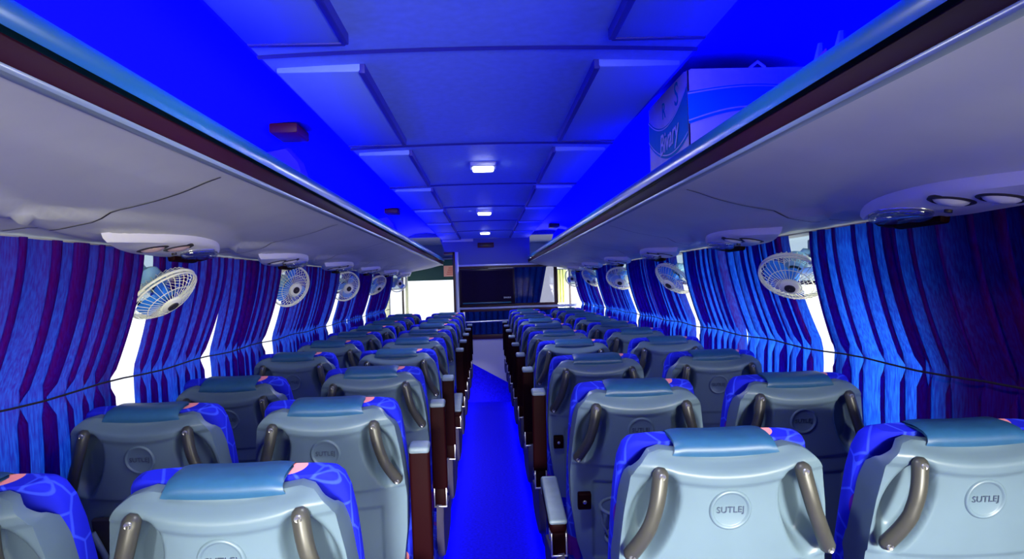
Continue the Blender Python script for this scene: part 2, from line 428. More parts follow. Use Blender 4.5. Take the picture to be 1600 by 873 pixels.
# lower grey panel
b.box((XL+.02, D, 0), (XW, D+.03, .78), M['panel'])
b.prism([(XL+.03, 0), (XL+.03, .55), (.42, .12), (XR, .12), (XR, 0)], 0, .012, M['carpet'], X=Matrix.Translation((0, D+.001, 0)) @ Matrix.Rotation(pi/2, 4, 'X'))  # slanted board in carpet blue imitates the shaded panel below a sun patch
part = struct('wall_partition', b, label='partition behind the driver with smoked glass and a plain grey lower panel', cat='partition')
b = MB(); b.box((XL+.05, D+.012, 1.2), (XR-.02, D+.018, 1.66), M['smoked']); b.build('upper_pane', part)
b = MB(); b.box((XL+.05, D+.012, .82), (XR-.02, D+.018, 1.12), M['smoked']); b.build('lower_pane', part)
b = MB(); b.tube([(XL+.03, D-.06, .99), (.25, D-.06, 1.0), (.8, D-.06, 1.0)], .011, M['metal'], 10)
for x in (XL+.04, .25, .79): b.tube([(x, D-.06, .997), (x, D-.01, .997)], .008, M['metal'], 8)
b.build('grab_rail', part)
# television
t = empty('television', (.01, D-.06, 1.20), (radians(6), 0, 0)); tag(t, 'black flat television mounted on the partition behind the driver', 'television')
TWH = .335
b = MB(); b.box((-TWH, -.025, 0), (TWH, .025, .445), M['bezel'], .006); b.build('bezel', t)
b = MB(); b.box((-TWH+.022, -.029, .05), (TWH-.022, -.022, .425), M['screen']); b.build('screen', t)
b = MB(); b.box((-TWH+.03, -.030, .018), (TWH-.05, -.024, .034), M['tvedge'], .002); b.build('lower_strip', t)
mobj('logo', text_mesh('SANSUI', .026, M['logo'], .001), t, (.24, -.030, .085), (pi/2, 0, 0))
# digital clock on the header and speaker on the cove
t = empty('clock_display', (.005, D-.012, 1.935)); tag(t, 'dark red display box on the blue header above the television', 'display')
b = MB(); b.box((-.10, -.02, -.03), (.10, .012, .03), M['red'], .006); b.build('housing', t)
b = MB(); b.box((-.085, -.022, -.018), (.085, -.018, .018), M['frame'], .002); b.build('display_window', t)
# cab curtains behind the partition glass, seen through it
# sun visor and notice in the doorway side of the windscreen
t = empty('sun_visor', (-.70, YF-.08, 1.53)); tag(t, 'dark green sun visor across the top of the windscreen', 'sun visor')
b = MB(); b.box((-.45, -.012, 0), (.72, .012, .30), M['green'], .008); b.build('visor_panel', t)
b = MB(); b.tube([(-.46, -.0, .31), (.73, 0, .31)], .012, M['metal']); b.build('visor_rod', t)
t = empty('notice_sticker', (-.50, YF-.105, 1.58)); tag(t, 'small orange printed notice on the green sun visor', 'notice')
b = MB(); b.box((-.12, -.003, 0), (.12, .003, .16), M['sticker'], .001); b.build('card', t)
b = MB()
for k in range(4): b.box((-.08+.01*k, -.005, .03+.03*k), (.09-.012*k, -.003, .04+.03*k), M['stickertext'])
b.build('print_lines', t)

# ------------------------------------------------------------------ luggage racks
RP = [(.540, 1.701), (.560, 1.698), (.60, 1.690), (.66, 1.674), (.73, 1.660), (.80, 1.648), (.87, 1.637), (.93, 1.625), (.99, 1.612), (1.04, 1.604), (1.075, 1.598), (1.10, 1.597)]
CONS = {-1: [-.2 + 0, .99, 2.24, 3.49, 4.74, 5.99, 7.24, 8.49], 1: [.10, 1.42, 2.70, 3.98, 5.26, 6.54, 7.82]}
def rp(x):
    for (x0, z0), (x1, z1) in zip(RP, RP[1:]):
        if x <= x1: return z0 + (z1-z0)*(x-x0)/(x1-x0)
    return RP[-1][1]
def leafd(y, x, yc, half, xc, wid):
    # signed inside measure of a leaf: >0 inside
    u = (y-yc)/half
    if abs(u) >= 1: return -1.0
    w = wid*(1-abs(u)**2.2)
    return 1 - abs(x-xc)/max(w, 1e-4)
def under(s, y, x):
    z = rp(x)
    for c in CONS[s]:
        q = leafd(y, x, c-.10, .66, .925, .15)
        if q > 0: z -= .016*sstep(0, .55, q)
        q2 = leafd(y, x, c+.02, .44, .94, .11)
        if q2 > 0: z -= .006*sstep(0, .5, q2)
    return z
RY0, RY1 = YR, 9.15
for s in (-1, 1):
    side = 'left' if s < 0 else 'right'
    root = empty('luggage_rack', (0, 0, 0)); tag(root, 'long overhead luggage rack along the %s side of the coach' % side, 'luggage rack')
    b = MB(); xs = [.540 + (1.10-.540)*i/35 for i in range(36)]; xs = [.540 + (1.10-.540)*i/59 for i in range(60)]; NY = 420
    b.grid(lambda u, v: Vector((s*xs[round(u*59)], RY0+(RY1-RY0)*v, under(s, RY0+(RY1-RY0)*v, xs[round(u*59)]))), 36, NY, M['rack'], flip=(s > 0))
    b.build('underside_moulding', root, sharp=None)
    b = MB()
    b.box((s*.58, RY0, 1.716), (s*1.17, RY1, 1.734), M['cove'])
    b.box((s*1.10, RY0, 1.593), (s*1.19, RY1, 1.72), M['rack'])
    b.box((s*1.045, RY0, 1.733), (s*1.08, RY1, 1.748), M['bezel'])
    b.build('shelf', root)
    # bull-nosed handrail with a dark groove and a pale lower trim
    b = MB()
    prof = [(.546+.037*cos(a), 1.757+.037*sin(a)) for a in [radians(d) for d in range(200, -41, -12)]]
    b.grid(lambda u, v: Vector((s*prof[round(u*(len(prof)-1))][0], RY0+(RY1-RY0)*v, prof[round(u*(len(prof)-1))][1])), len(prof), 2, M['rail'], flip=(s > 0))
    b.build('handrail', root)
    b = MB(); b.box((s*.522, RY0, 1.708), (s*.575, RY1, 1.744), M['railline'], .006); b.build('rail_groove', root)
    b = MB(); b.box((s*.522, RY0, 1.699), (s*.542, RY1, 1.710), M['railtrim'], .004); b.build('rail_trim', root)
    # moulding joints across the underside
    js = [c + .62 for c in CONS[s]]
    for yj in js:
        if yj > RY1-.1: continue
        b = MB(); nn = 24
        b.grid(lambda u, v: Vector((s*(.562+.50*u), yj+.10*sin(u*pi*.8)+(v-.5)*.007, under(s, yj+.10*sin(u*pi*.8)+(v-.5)*.007, .562+.50*u)-.0016)), nn, 2, M['dark'], flip=(s > 0))
        b.build('moulding_joint', root)
    # upright divider ribs between rack and cove
    for k, yv in enumerate((3.25, 6.5) if s < 0 else (8.5,)):
        t = empty('rack_divider', (s*.9, yv, 1.734)); tag(t, '%s curved divider plate standing on the %s luggage rack' % (('nearer', 'farther')[k] if s < 0 else 'single', side), 'rack divider', 'dividers on the luggage racks')
        out = [(-.17, 0), (.23, 0), (.21, .12), (.15, .24), (.04, .318), (-.06, .335), (-.115, .27), (-.155, .14)]
        b = MB(); b.prism([(p[0]*s, p[1]) for p in (out if s > 0 else out[::-1])], -.035, .035, M['divider'], .012, X=Matrix.Rotation(pi/2, 4, 'X')); b.build('plate', t)
        t2 = empty('speaker_box', (s*.77, yv-.25, 2.082)); tag(t2, 'small dark red speaker on the %s ceiling cove above the %s divider' % (side, ('nearer', 'farther')[k] if s < 0 else 'single'), 'speaker', 'cove speakers')
        b = MB(); b.box((-.055, -.10, -.022), (.055, .10, .018), M['red'], .008); b.build('speaker_case', t2)

# reading-lamp consoles
def leaf_outline(half, wid, n=20, p=2.4):
    a = [(-half+2*half*i/n) for i in range(n+1)]
    up = [(x, wid*(1-abs(x/half)**(p if x > 0 else 1.5))) for x in a]
    return up + [(x, -w*.8) for x, w in up[-2:0:-1]]
LENSM = {}
def console(s, c, first):
    X = .935; z = rp(X)-.023
    slope = atan2(rp(1.02)-rp(.85), .17)
    side = 'left' if s < 0 else 'right'
    t = empty('reading_lamp_console', (s*X, c, z))
    # local x = forward, local y = outward, local z = down
    R = Matrix(((0, s*cos(slope), s*-sin(slope)*-1), (1, 0, 0), (0, sin(slope), -cos(slope)))) if False else None
    ex = Vector((0, 1, 0)); ey = Vector((s*cos(slope), 0, sin(slope))); ez = ex.cross(ey)
    if ez.z > 0: ez = -ez
    F = Matrix((ex, ey, ez)).transposed().to_4x4()
    def fix(mb, name, sharp=35):
        mb.v = [tuple(F @ Vector(v)) for v in mb.v]
        return mb.build(name, t, sharp=sharp)
    b = MB(); b.prism(leaf_outline(.40, .098), -.012, .020, M['console'], .022, smooth=True); fix(b, 'housing', 50)
    # lens at the front end
    lo = [(.215+.105*cos(a)*(1 if cos(a) < 0 else 1.1), .045*sin(a)*(1.1 if cos(a) < 0 else .9)) for a in [2*pi*k/24 for k in range(24)]]
    b = MB(); b.prism(lo, .016, .0235, M['chrome'], .004)
    fix(b, 'reflector')
    b = MB(); b.prism(lo, .022, .036, M['lens'], .014, smooth=True); fix(b, 'lens', None)
    # two round swivel vents
    for xv, yv in ((-.10, .012), (-.005, -.022)):
        b = MB(); b.lathe([(.042, .016), (.043, .021), (.037, .0235), (.034, .022), (.032, .016)], M['dark'], 24, Matrix.Translation((xv, yv, 0)))
        b.lathe([(.033, .016), (.031, .023), (.022, .028), (.001, .030)], M['speaker'] if s < 0 and first else M['console'], 24, Matrix.Translation((xv, yv, 0)))
        fix(b, 'air_vent')
    b = MB(); b.lathe([(.008, .018), (.008, .026), (.001, .027)], M['dark'], 12, Matrix.Translation((.085, .03, 0))); fix(b, 'button')
    # dark latch lip at the window edge of the front end
    b = MB(); b.box((.16, .060, .0), (.35, .085, .034), M['black'], .006); b.box((.33, .03, .0), (.385, .078, .030), M['black'], .01); fix(b, 'edge_lip')
    return t
names = ['nearest the camera', 'second from the camera', 'third from the camera', 'fourth from the camera', 'fifth from the camera', 'sixth from the camera', 'seventh from the camera', 'eighth from the camera']
for s in (-1, 1):
    for i, c in enumerate([c for c in CONS[s] if c > .3]):
        t = console(s, c, i <= 1)
        tag(t, 'reading lamp and air vent console under the %s rack, %s' % ('left' if s < 0 else 'right', names[i]), 'reading lamp', 'reading lamp consoles')

# ------------------------------------------------------------------ curtains
TIE = 1.19; CTOP = 1.591; CBOT = .62
def cx_base(z):
    # hangs from the rack edge, drawn out to the cord on the sill, then falls straight
    if z >= TIE:
        q = (CTOP-z)/(CTOP-TIE); return 1.075 + .095*q**1.6
    return 1.17 - .012*sstep(TIE, TIE-.08, z)
def make_curtain(s, e0, e1, seed, dens=11):
    rnd = random.Random(seed)
    L = max(abs(e1(1.4)-e0(1.4)), .1); nf = max(2, int(round(L*dens)))
    wd = [rnd.uniform(.45, 1.6) for _ in range(nf)]; cum = [0.0]
    for q in wd: cum.append(cum[-1]+q)
    cum = [q/cum[-1] for q in cum]
    A = [rnd.uniform(.35, 1.8) for _ in range(nf+1)]; B = [rnd.uniform(.35, 1.0) for _ in range(nf+1)]; ph = [rnd.uniform(-.35, .35) for _ in range(nf+2)]
    P = []; zs = [CTOP - (CTOP-TIE)*k/12 for k in range(13)] + [TIE-.012, TIE-.05] + [TIE-.05 - (TIE-.05-CBOT)*k/6 for k in range(1, 7)]
    SEG = 14; N = nf*SEG
    b = MB()
    def pt(u, v):
        z = zs[round(v*(len(zs)-1))]; t = u*nf; i = min(int(t), nf-1); f = t-i; uu = cum[i]*(1-f)+cum[i+1]*f
        y0, y1 = e0(z), e1(z); pitch = (y1-y0)/nf
        drift = ph[i]*(1-f)+ph[i+1]*f
        a = A[i]*(1-f)+A[i+1]*f; bb = B[i]*(1-f)+B[i+1]*f
        edge = min(1, u*nf/.6, (1-u)*nf/.6)
        amp = 1.0
        if abs(z-TIE) < .03: amp = .45
        wob = .25*sin(7*z+seed+i*1.3)
        y = y0 + (y1-y0)*uu + edge*amp*(pitch*(.34*a)*sin(2*pi*(t+.1*wob)) + pitch*.35*drift)
        x = cx_base(z) + amp*.017*bb*cos(2*pi*t+wob) - .006
        return Vector((s*min(x, 1.19), y, z))
    b.grid(pt, N+1, len(zs), M['curtain'], flip=(s > 0))
    return b
def lin(y, d_top=0, d_mid=0, d_bot=0):
    def f(z):
        if z >= TIE: q = (CTOP-z)/(CTOP-TIE); return y + d_top*(1-q) + d_mid*q
        q = sstep(TIE, CBOT, z); return y + d_mid*(1-q) + d_bot*q
    return f
def lens(y, w, sgn):
    def f(z):
        q = max(0, min(1, (1.50-z)/.33)); return y + sgn*w*q
    return f
CUR = []
g = GAP[-1]
CUR.append((-1, lin(-1.6), lin(1.06), 'out of sight beside the camera'))
CUR.append((-1, lin(1.05), lin(g[0]-.075, .02, -.01, 0), 'nearest on the left wall'))
for i in range(4):
    mid = (g[i]+g[i+1])/2 - .10
    if i == 0:
        CUR.append((-1, lin(g[i]+.055, -.02, .01, 0), lens(mid, .055, -1), 'left wall, behind the nearest fan'))
        CUR.append((-1, lens(mid, .055, 1), lin(g[i+1]-.07, .01, -.03, -.02), 'left wall, before the second fan'))
    else:
        CUR.append((-1, lin(g[i]+.055, 0, .02, .05), lens(mid, .02, -1), 'left wall, beyond fan %d' % (i+1)))
        CUR.append((-1, lens(mid, .0, 1), lin(g[i+1]-.07, .02, -.05, -.03), 'left wall, before fan %d' % (i+2)))
g = GAP[1]
CUR.append((1, lin(.40), lin(1.93, .0, .0, .0), 'darkest, nearest on the right wall'))
CUR.append((1, lin(1.92), lin(g[0]-.05, -.05, .0, -.02), 'right wall, just before the nearest fan'))
for i in range(4):
    mid = (g[i]+g[i+1])/2
    CUR.append((1, lin(g[i]+.04, .06, -.0, .03), lin(mid-.012), 'right wall, beyond fan %d' % (i+1)))
    CUR.append((1, lin(mid+.012), lin(g[i+1]-.05, -.03, .0, -.02), 'right wall, before fan %d' % (i+2)))
CUR.append((1, lin(g[4]+.05), lin(g[4]+.22), 'last on the right wall by the driver'))
for k, (s, e0, e1, lab) in enumerate(CUR):
    o = make_curtain(s, e0, e1, k+3).build('curtain', sharp=None)
    tag(o, 'pleated blue window curtain, ' + lab, 'curtain', 'blue window curtains')
for s in (-1, 1):
    b = MB(); ys = [(.42 + (8.7-.42)*i/60) for i in range(61)]
    b.tube([(s*1.137, y, TIE+.004*sin(y*9)) for y in ys], .0028, M['cord'], 6)
    o = b.build('tie_back_rope'); tag(o, 'dark thin rope holding back the curtains along the %s wall' % ('left' if s < 0 else 'right'), 'rope')
# curtain panels inside the cab, behind the partition glass
b = MB()
rnd = random.Random(5)
def cabc(u, v): return Vector((-.28+.98*u + .012*sin(u*60), D+.13+.02*sin(u*75), 1.16+.5*v))
for (x0, x1, z0, z1, nm, lab) in ((.335, .76, 1.19, 1.66, 'cab_curtain', 'short dark blue curtain hanging behind the smoked upper glass beside the television'), (-.28, .84, .80, 1.13, 'cab_curtain', 'striped blue curtain behind the lower glass of the partition')):
    b = MB(); nn = int((x1-x0)*14)*12
    b.grid(lambda u, v: Vector((x0+(x1-x0)*u + .010*sin(u*nn/12*2*pi) - (.10*u*(1-v) if z0 > 1 else 0), D+.10+.018*cos(u*nn/12*2*pi), z0+(z1-z0)*v)), nn+1, 6, M['curtain'])
    o = b.build(nm, sharp=None); tag(o, lab, 'curtain')

b = MB(); b.grid(lambda u, v: Vector((.92+.12*u, 9.72+.012*cos(u*20), 1.18+.44*v)), 25, 4, M['yellow'])
b.tube([(.90, 9.72, 1.62), (1.06, 9.72, 1.62), (XW+.01, 9.72, 1.62)], .008, M['metal'], 8)
o = b.build('cab_curtain', sharp=None); tag(o, 'narrow pale yellow curtain by the driver window', 'curtain')
# ------------------------------------------------------------------ cabin fans
def make_fan(s, pos, axis, spin, lab):
    axis = Vector(axis).normalized()
    t = empty('wall_fan', pos); tag(t, lab, 'fan', 'small caged fans on the window pillars')
    Q = axis.to_track_quat('Z', 'Y').to_matrix().to_4x4()
    R = .112
    def put(mb, name, sharp=40, parent=t):
        mb.v = [tuple(Q @ Vector(v)) for v in mb.v]; return mb.build(name, parent, sharp=sharp)
    circ = lambda r, z, n=40: [(r*cos(2*pi*k/n), r*sin(2*pi*k/n), z) for k in range(n)]
    # cage, wires front and back
    b = MB()
    b.tube(circ(R, 0), .0048, M['cage'], 8, closed=True)
    b.tube(circ(R*1.0, .012), .0036, M['cage'], 6, closed=True)
    for z, r in ((.040, .075), (.050, .038)): b.tube(circ(r, z, 28), .0014, M['cage'], 5, closed=True)
    NW = 36
    for k in range(NW):
        a = 2*pi*k/NW; ca, sa = cos(a), sin(a)
        b.tube([(R*ca, R*sa, .004), (.103*ca, .103*sa, .024), (.075*ca, .075*sa, .040), (.030*ca, .030*sa, .051)], .0012, M['cage'], 4, cap=False)
    put(b, 'front_cage', None)
    b = MB()
    for k in range(NW):
        a = 2*pi*k/NW; ca, sa = cos(a), sin(a)
        b.tube([(R*ca, R*sa, 0), (.10*ca, .10*sa, -.022), (.05*ca, .05*sa, -.036), (.03*ca, .03*sa, -.036)], .0012, M['cage'], 4, cap=False)
    put(b, 'rear_cage', None)
    b = MB(); b.lathe([(.034, .048), (.034, .054), (.028, .058), (.001, .059)], M['cage'], 24); b.lathe([(.019, .056), (.018, .062), (.001, .063)], M['dark'], 20); put(b, 'centre_badge')
    # blades
    for k in range(3):
        a0 = 2*pi*k/3 + spin; b = MB()
        def bl(u, v):
            r = .018 + .078*v; w = (.30+.75*sin(pi*(.15+.75*v))) * .62; a = a0 + (u-.5)*w*1.55
            return Vector((r*cos(a), r*sin(a), .004 + .034*(u-.5)*(1-.35*v)))
        b.grid(bl, 8, 8, M['blade'])
        b.grid(lambda u, v: bl(u, v)+Vector((0, 0, .0015)), 8, 8, M['blade'], flip=True)
        put(b, 'blade', None)
    b = MB(); b.lathe([(.001, .024), (.016, .022), (.022, .010), (.022, -.016)], M['blade'], 20); put(b, 'hub')
    b = MB(); b.lathe([(.026, -.024), (.036, -.030), (.040, -.05), (.036, -.082), (.022, -.094), (.001, -.097)], M['fanbody'], 24); put(b, 'motor')
    # arm and bracket on the pillar
    back = Q @ Vector((0, 0, -.075)); target = Vector((s*1.155 - pos[0], .02, .075))
    b = MB(); b.tube([back, back*.6+target*.4+Vector((0, 0, .02)), target], .012, M['fanbody'], 10); b.build('arm', t)
    b = MB(); b.box((target.x-.018, target.y-.03, target.z-.04), (target.x+.03, target.y+.03, target.z+.05), M['fanbody'], .006)
    b.box((target.x, target.y-.012, target.z+.04), (target.x+.02, target.y+.012, 1.600-pos[2]), M['fanbody'], .003); b.build('bracket', t)
order = ['nearest', 'second', 'third', 'fourth', 'furthest']
FL = [((498+3)*-1, 455), (-304, 447), (-220, 447), (-172, 445), (-138, 440)]
AX = {-1: [(.62, -.15, -.77), (.72, -.58, -.38), (.6, -.72, -.35), (.6, -.45, -.62), (.55, -.8, -.25)],
      1: [(-.42, -.50, -.76), (-.62, -.30, -.70), (-.30, -.65, -.68), (-.62, -.38, -.66), (-.5, -.8, -.3)]}
FX = {-1: [(262, 457), (456, 447), (541, 447), (588, 445), (622, 441)], 1: [(1245, 430), (1055, 434), (971, 434), (925, 433), (897, 433)]}
for s in (-1, 1):
    for i in range(5):
        px, py = FX[s][i]; y = GAP[s][i] + .02
        if i == 4: y = GAP[s][i]-.02
        dx, dy = px-760, py-444; tx = dx - .03*dy; ty = dy + .03*dx
        x = tx*y/FPX; z = CAM_Z - ty*y/FPX
        make_fan(s, (x, y, z), AX[s][i], .4+1.3*i, 'small caged blue fan by the %s windows, %s of five' % ('left' if s < 0 else 'right', order[i]))

# ------------------------------------------------------------------ seats
PZ = .45      # pivot height of the backrest; backrest meshes are drawn upright about it
HT = .700     # top of the shell above the pivot
def shell_w(z):
    pts = [(.16, .150), (.25, .178), (.36, .192), (.45, .195), (.53, .190), (.59, .184), (.64, .176), (.67, .172), (.70, .169)]
    for (a, wa), (c, wc) in zip(pts, pts[1:]):
        if z <= c: q = max(0, (z-a)/(c-a)); return wa+(wc-wa)*q
    return pts[-1][1]
def shell_y(x, z):
    # rear surface; +y is the seat front
    w = shell_w(z); y = .030*(abs(x)/.19)**2.6
    top = HT - .010*(1-min(1, (x/.13)**2))
    # rolled top lip with a crisp lower edge
    y += .040*sstep(top-.022, top+.004, z)**1.6
    lip = top - .034
    if z < lip: y += .0055*sstep(lip, lip-.008, z)
    # handle scoops
    ax = abs(x); cxz = .136 + (.59-z)*.24
    du = (ax-cxz)/.043; dv = (z-.588)/.086
    if dv < 0: dv *= .82
    r = sqrt(du*du+dv*dv)
    y += .052*sstep(1.05, .70-.38*sstep(-.45, .45, du), r)
    # lower flare and recessed pocket panel
    y -= .030*sstep(.48, .20, z)
    if z < .490: y += .006*sstep(.490, .482, z)*sstep(.496, .488, .98-z if False else .49)*1.0
    inp = sstep(.135, .128, ax)*sstep(.44, .43, z)*sstep(.20, .21, z)
    y += .006*inp
    return y
b = MB(); NX, NZ = 93, 121
def sp(u, v):
    z = .16 + (HT-.16)*v; xx = (2*u-1)
    # rounded upper corners
    w = shell_w(z); rc = .050
    if z > HT-rc: w = w - rc + sqrt(max(0, rc*rc-(z-(HT-rc))**2))
    x = w*xx; dip = .010*(1-min(1, (x/.13)**2))*sstep(.5, 1, v)
    return Vector((x, shell_y(x, z), z - dip))
b.grid(sp, NX, NZ, M['shell'])
bd = [(u/(NX-1), 0) for u in range(NX)] + [(1, v/(NZ-1)) for v in range(1, NZ)] + [(u/(NX-1), 1) for u in range(NX-2, -1, -1)] + [(0, v/(NZ-1)) for v in range(NZ-2, 0, -1)]
r0 = [sp(*q) for q in bd]
def side_d(p): return .075*sstep(.685, .60, p.z)
r1 = [Vector((p.x*1.002, p.y+.014+side_d(p)*.5, p.z)) for p in r0]; r2 = [Vector((p.x*.975, p.y+.030+side_d(p), p.z-.003)) for p in r0]
n = len(bd); fs = []
for i in range(2):
    for k in range(n): fs.append((i*n+k, i*n+(k+1) % n, (i+1)*n+(k+1) % n, (i+1)*n+k))
b.add(r0+r1+r2, [f[::-1] for f in fs], M['shell'], True)
SHELL = b.mesh('back_shell', 55)
b = MB(); b.lathe([(.0395, -.004), (.0375, .0022), (.0350, .0042), (.0328, .0038), (.0308, .0012), (.0295, .0006), (.0005, .0006)], M['shell'], 48, Matrix.Rotation(pi/2, 4, 'X')); EMBL = b.mesh('emblem', 60)
# grab handle: a curved bar from the upper inner screw to the lower outer screw
def handle_mesh(s):
    b = MB(); N = 14; c = []
    for i in range(N+1):
        q = i/N; x = .126 + .052*q + .008*sin(pi*q)*-1; z = .672 - .150*q
        c.append(Vector((s*x, .004 - .020*sin(pi*q) - (.002 if q > .5 else 0), z)))
    prof = [.0135+.001*abs(2*i/N-1) for i in range(N+1)]
    c = [c[0]+(c[0]-c[1]).normalized()*.011, c[0]+(c[0]-c[1]).normalized()*.006] + c + [c[-1]+(c[-1]-c[-2]).normalized()*.006, c[-1]+(c[-1]-c[-2]).normalized()*.011]
    prof = [.006, .0115] + prof + [.0115, .006]
    b.tube(c, prof, M['handle'], 12)
    for p in (c[2], c[-3]):
        X = Matrix.Translation(p + Vector((0, -.0138, 0))) @ Matrix.Rotation(pi/2, 4, 'X')
        b.lathe([(.0062, -.002), (.0062, .0018), (.005, .003), (.003, .0016), (.0005, .0014)], M['screw'], 14, X)
    return b.mesh('grab_handle', 50)
HAND = {1: handle_mesh(1), -1: handle_mesh(-1)}
LET = text_mesh('SUTLEJ', .0165, M['letter'], .0012, 0, 1.02)
# upholstery: rounded block lofted upwards
b = MB()
rows = [(.02, .186, .105, .20), (.10, .192, .10, .20), (.25, .194, .10, .20), (.42, .193, .098, .19), (.54, .189, .092, .18), (.60, .185, .095, .175), (.65, .180, .090, .165), (.678, .173, .084, .155), (.691, .165, .080, .145), (.698, .15, .082, .13)]
def cush(u, v):
    r = rows[round(v*(len(rows)-1))]; a = 2*pi*u; cc, ss = cos(a), sin(a); e = .42
    x = r[1]*math.copysign(abs(cc)**e, cc); yc, yh = (r[2]+r[3])/2, (r[3]-r[2])/2
    return Vector((x, yc+yh*math.copysign(abs(ss)**e, ss), r[0]))
b.grid(cush, 48, len(rows), M['fabric'], wrap_u=True)
n = 48; b.add([cush(k/48, 1) for k in range(48)], [tuple(range(48))], M['fabric'], True)
CUSH = b.mesh('backrest_cushion', 60)
# headrest cover draped over the top
b = MB(); hp = [(.040, .684), (.037, .694), (.038, .705), (.046, .713), (.060, .717), (.090, .716), (.125, .710), (.142, .697), (.152, .670), (.168, .60), (.176, .54)]
def hc(u, v):
    y, z = hp[round(v*(len(hp)-1))]; hw = .103 - .012*sstep(.68, .715, z)
    x = hw*(2*u-1); e = 1-abs(2*u-1)**8
    return Vector((x, y, z-.006*(1-e) - .006*(1-min(1, (x/.12)**2))*sstep(.66, .70, z)))
b.grid(hc, 25, len(hp), M['vinyl'])
b.grid(lambda u, v: hc(u, v)*1.0+Vector((0, .004 if v < .3 else (-.004 if v > .7 else 0), -.005)), 25, len(hp), M['vinyl'], flip=True)
for uu in (0, 1):
    vs = [hc(uu, k/(len(hp)-1)) for k in range(len(hp))] + [Vector((math.copysign(.09, uu-.5), .06, z)) for z in (.60, .67)]
HEADC = b.mesh('headrest_cover', 60)
# seat cushion
b = MB()
srow = [(.355, .205, .02, .45), (.37, .218, .0, .475), (.41, .220, -.005, .485), (.455, .216, 0, .482), (.478, .200, .015, .465), (.484, .17, .05, .43)]
def sc(u, v):
    r = srow[round(v*(len(srow)-1))]; a = 2*pi*u; cc, ss = cos(a), sin(a); e = .35
    yc, yh = (r[2]+r[3])/2, (r[3]-r[2])/2
    return Vector((r[1]*math.copysign(abs(cc)**e, cc), yc+yh*math.copysign(abs(ss)**e, ss), r[0]))
b.grid(sc, 40, len(srow), M['fabric'], wrap_u=True); b.add([sc(k/40, 1) for k in range(40)], [tuple(range(40))], M['fabric'], True)
b.add([sc(k/40, 0) for k in range(40)], [tuple(range(39, -1, -1))], M['fabric'], True)
SCUSH = b.mesh('seat_cushion', 60)
b = MB()
b.box((-.19, .02, .29), (.19, .44, .36), M['black'], .008)
b.box((-.10, .10, 0), (.10, .36, .02), M['black'], .004)
BASE = b.mesh('seat_frame')
b = MB(); b.box((-.03, .18, .018), (.03, .29, .295), M['black'], .01); LEG = b.mesh('pedestal')
# side cover on the aisle side (built for aisle at +x)
def side_mesh(s):
    o = []
    for (y, z) in [(-.045, .655), (-.065, .60), (-.065, .54), (-.045, .485), (-.01, .455), (.08, .44), (.25, .44), (.38, .455), (.43, .49), (.43, .54), (.38, .57), (.12, .60), (.05, .655), (.0, .672)]:
        o.append((y, z))
    b = MB(); X = Matrix(((0, 0, s, 0), (1, 0, 0, 0), (0, 1, 0, 0), (0, 0, 0, 1)))
    b.prism(o if s > 0 else o[::-1], .215, .240, M['side'], .008, X=X, smooth=True); return b.mesh('side_cover', 40)
SIDE = {1: side_mesh(1), -1: side_mesh(-1)}
# armrest, pivot at the origin, drawn lowered (pointing to +y)
def arm_mesh(raised):
    b = MB(); L = .30
    b.box((-.025, -.02, -.032), (.025, L, .018), M['black'], .012, 3)
    b.box((-.027, -.025, .012), (.027, L+.005, .028), M['black'] if raised else M['armtop'], .008, 3)  # raised pad painted dark for shade, only its lit end cap stays grey
    b.box((-.027, L-.012, -.034), (.027, L+.008, .029), M['armtop'], .008, 3)
    return b.mesh('armrest')
ARM = {'up': arm_mesh(True), 'down': arm_mesh(False)}
b = MB(); b.box((-.020, -.03, -.07), (.020, .03, .0), M['black'], .006); b.tube([(-.026, 0, -.01), (.026, 0, -.01)], .016, M['metal'], 14)
b.box((-.024, -.034, -.065), (-.019, -.026, .0), M['metal'], .001); b.box((.019, -.034, -.065), (.024, -.026, .0), M['metal'], .001); b.box((-.024, -.034, -.070), (.024, -.026, -.064), M['metal'], .001)
BRK = b.mesh('armrest_bracket')
# bottle holder (ring, cradle loop, mount) and net pocket for the lower back
b = MB()
ring = [(.052*cos(a), -.045+.045*sin(a), 0) for a in [2*pi*k/24 for k in range(24)]]
b.tube(ring, .005, M['armtop'], 6, closed=True)
b.tube([(-.05, -.045, 0), (-.046, -.05, -.05), (-.03, -.055, -.085), (0, -.056, -.095), (.03, -.055, -.085), (.046, -.05, -.05), (.05, -.045, 0)], .004, M['armtop'], 6)
b.lathe([(.034, -.105), (.040, -.100), (.040, -.090), (.034, -.094)], M['armtop'], 20, Matrix.Translation((0, -.05, 0)), cap=True)
b.box((-.11, -.014, -.028), (-.072, .006, .022), M['black'], .004)
b.lathe([(.006, 0), (.005, .003), (.001, .003)], M['screw'], 10, Matrix.Translation((-.091, -.014, -.003)) @ Matrix.Rotation(pi/2, 4, 'X'))
HOLD = b.mesh('bottle_holder')
b = MB()
b.box((-.13, -.012, -.12), (.13, .004, .09), M['dark'], .004)
for (p, q) in (((-.125, -.02, .06), (-.09, -.02, -.04)), ((-.10, -.02, -.05), (.09, -.02, .06)), ((-.02, -.02, -.07), (.10, -.02, .005))): b.tube([p, q], .008, M['armtop'], 8)
POCK = b.mesh('folding_footrest')

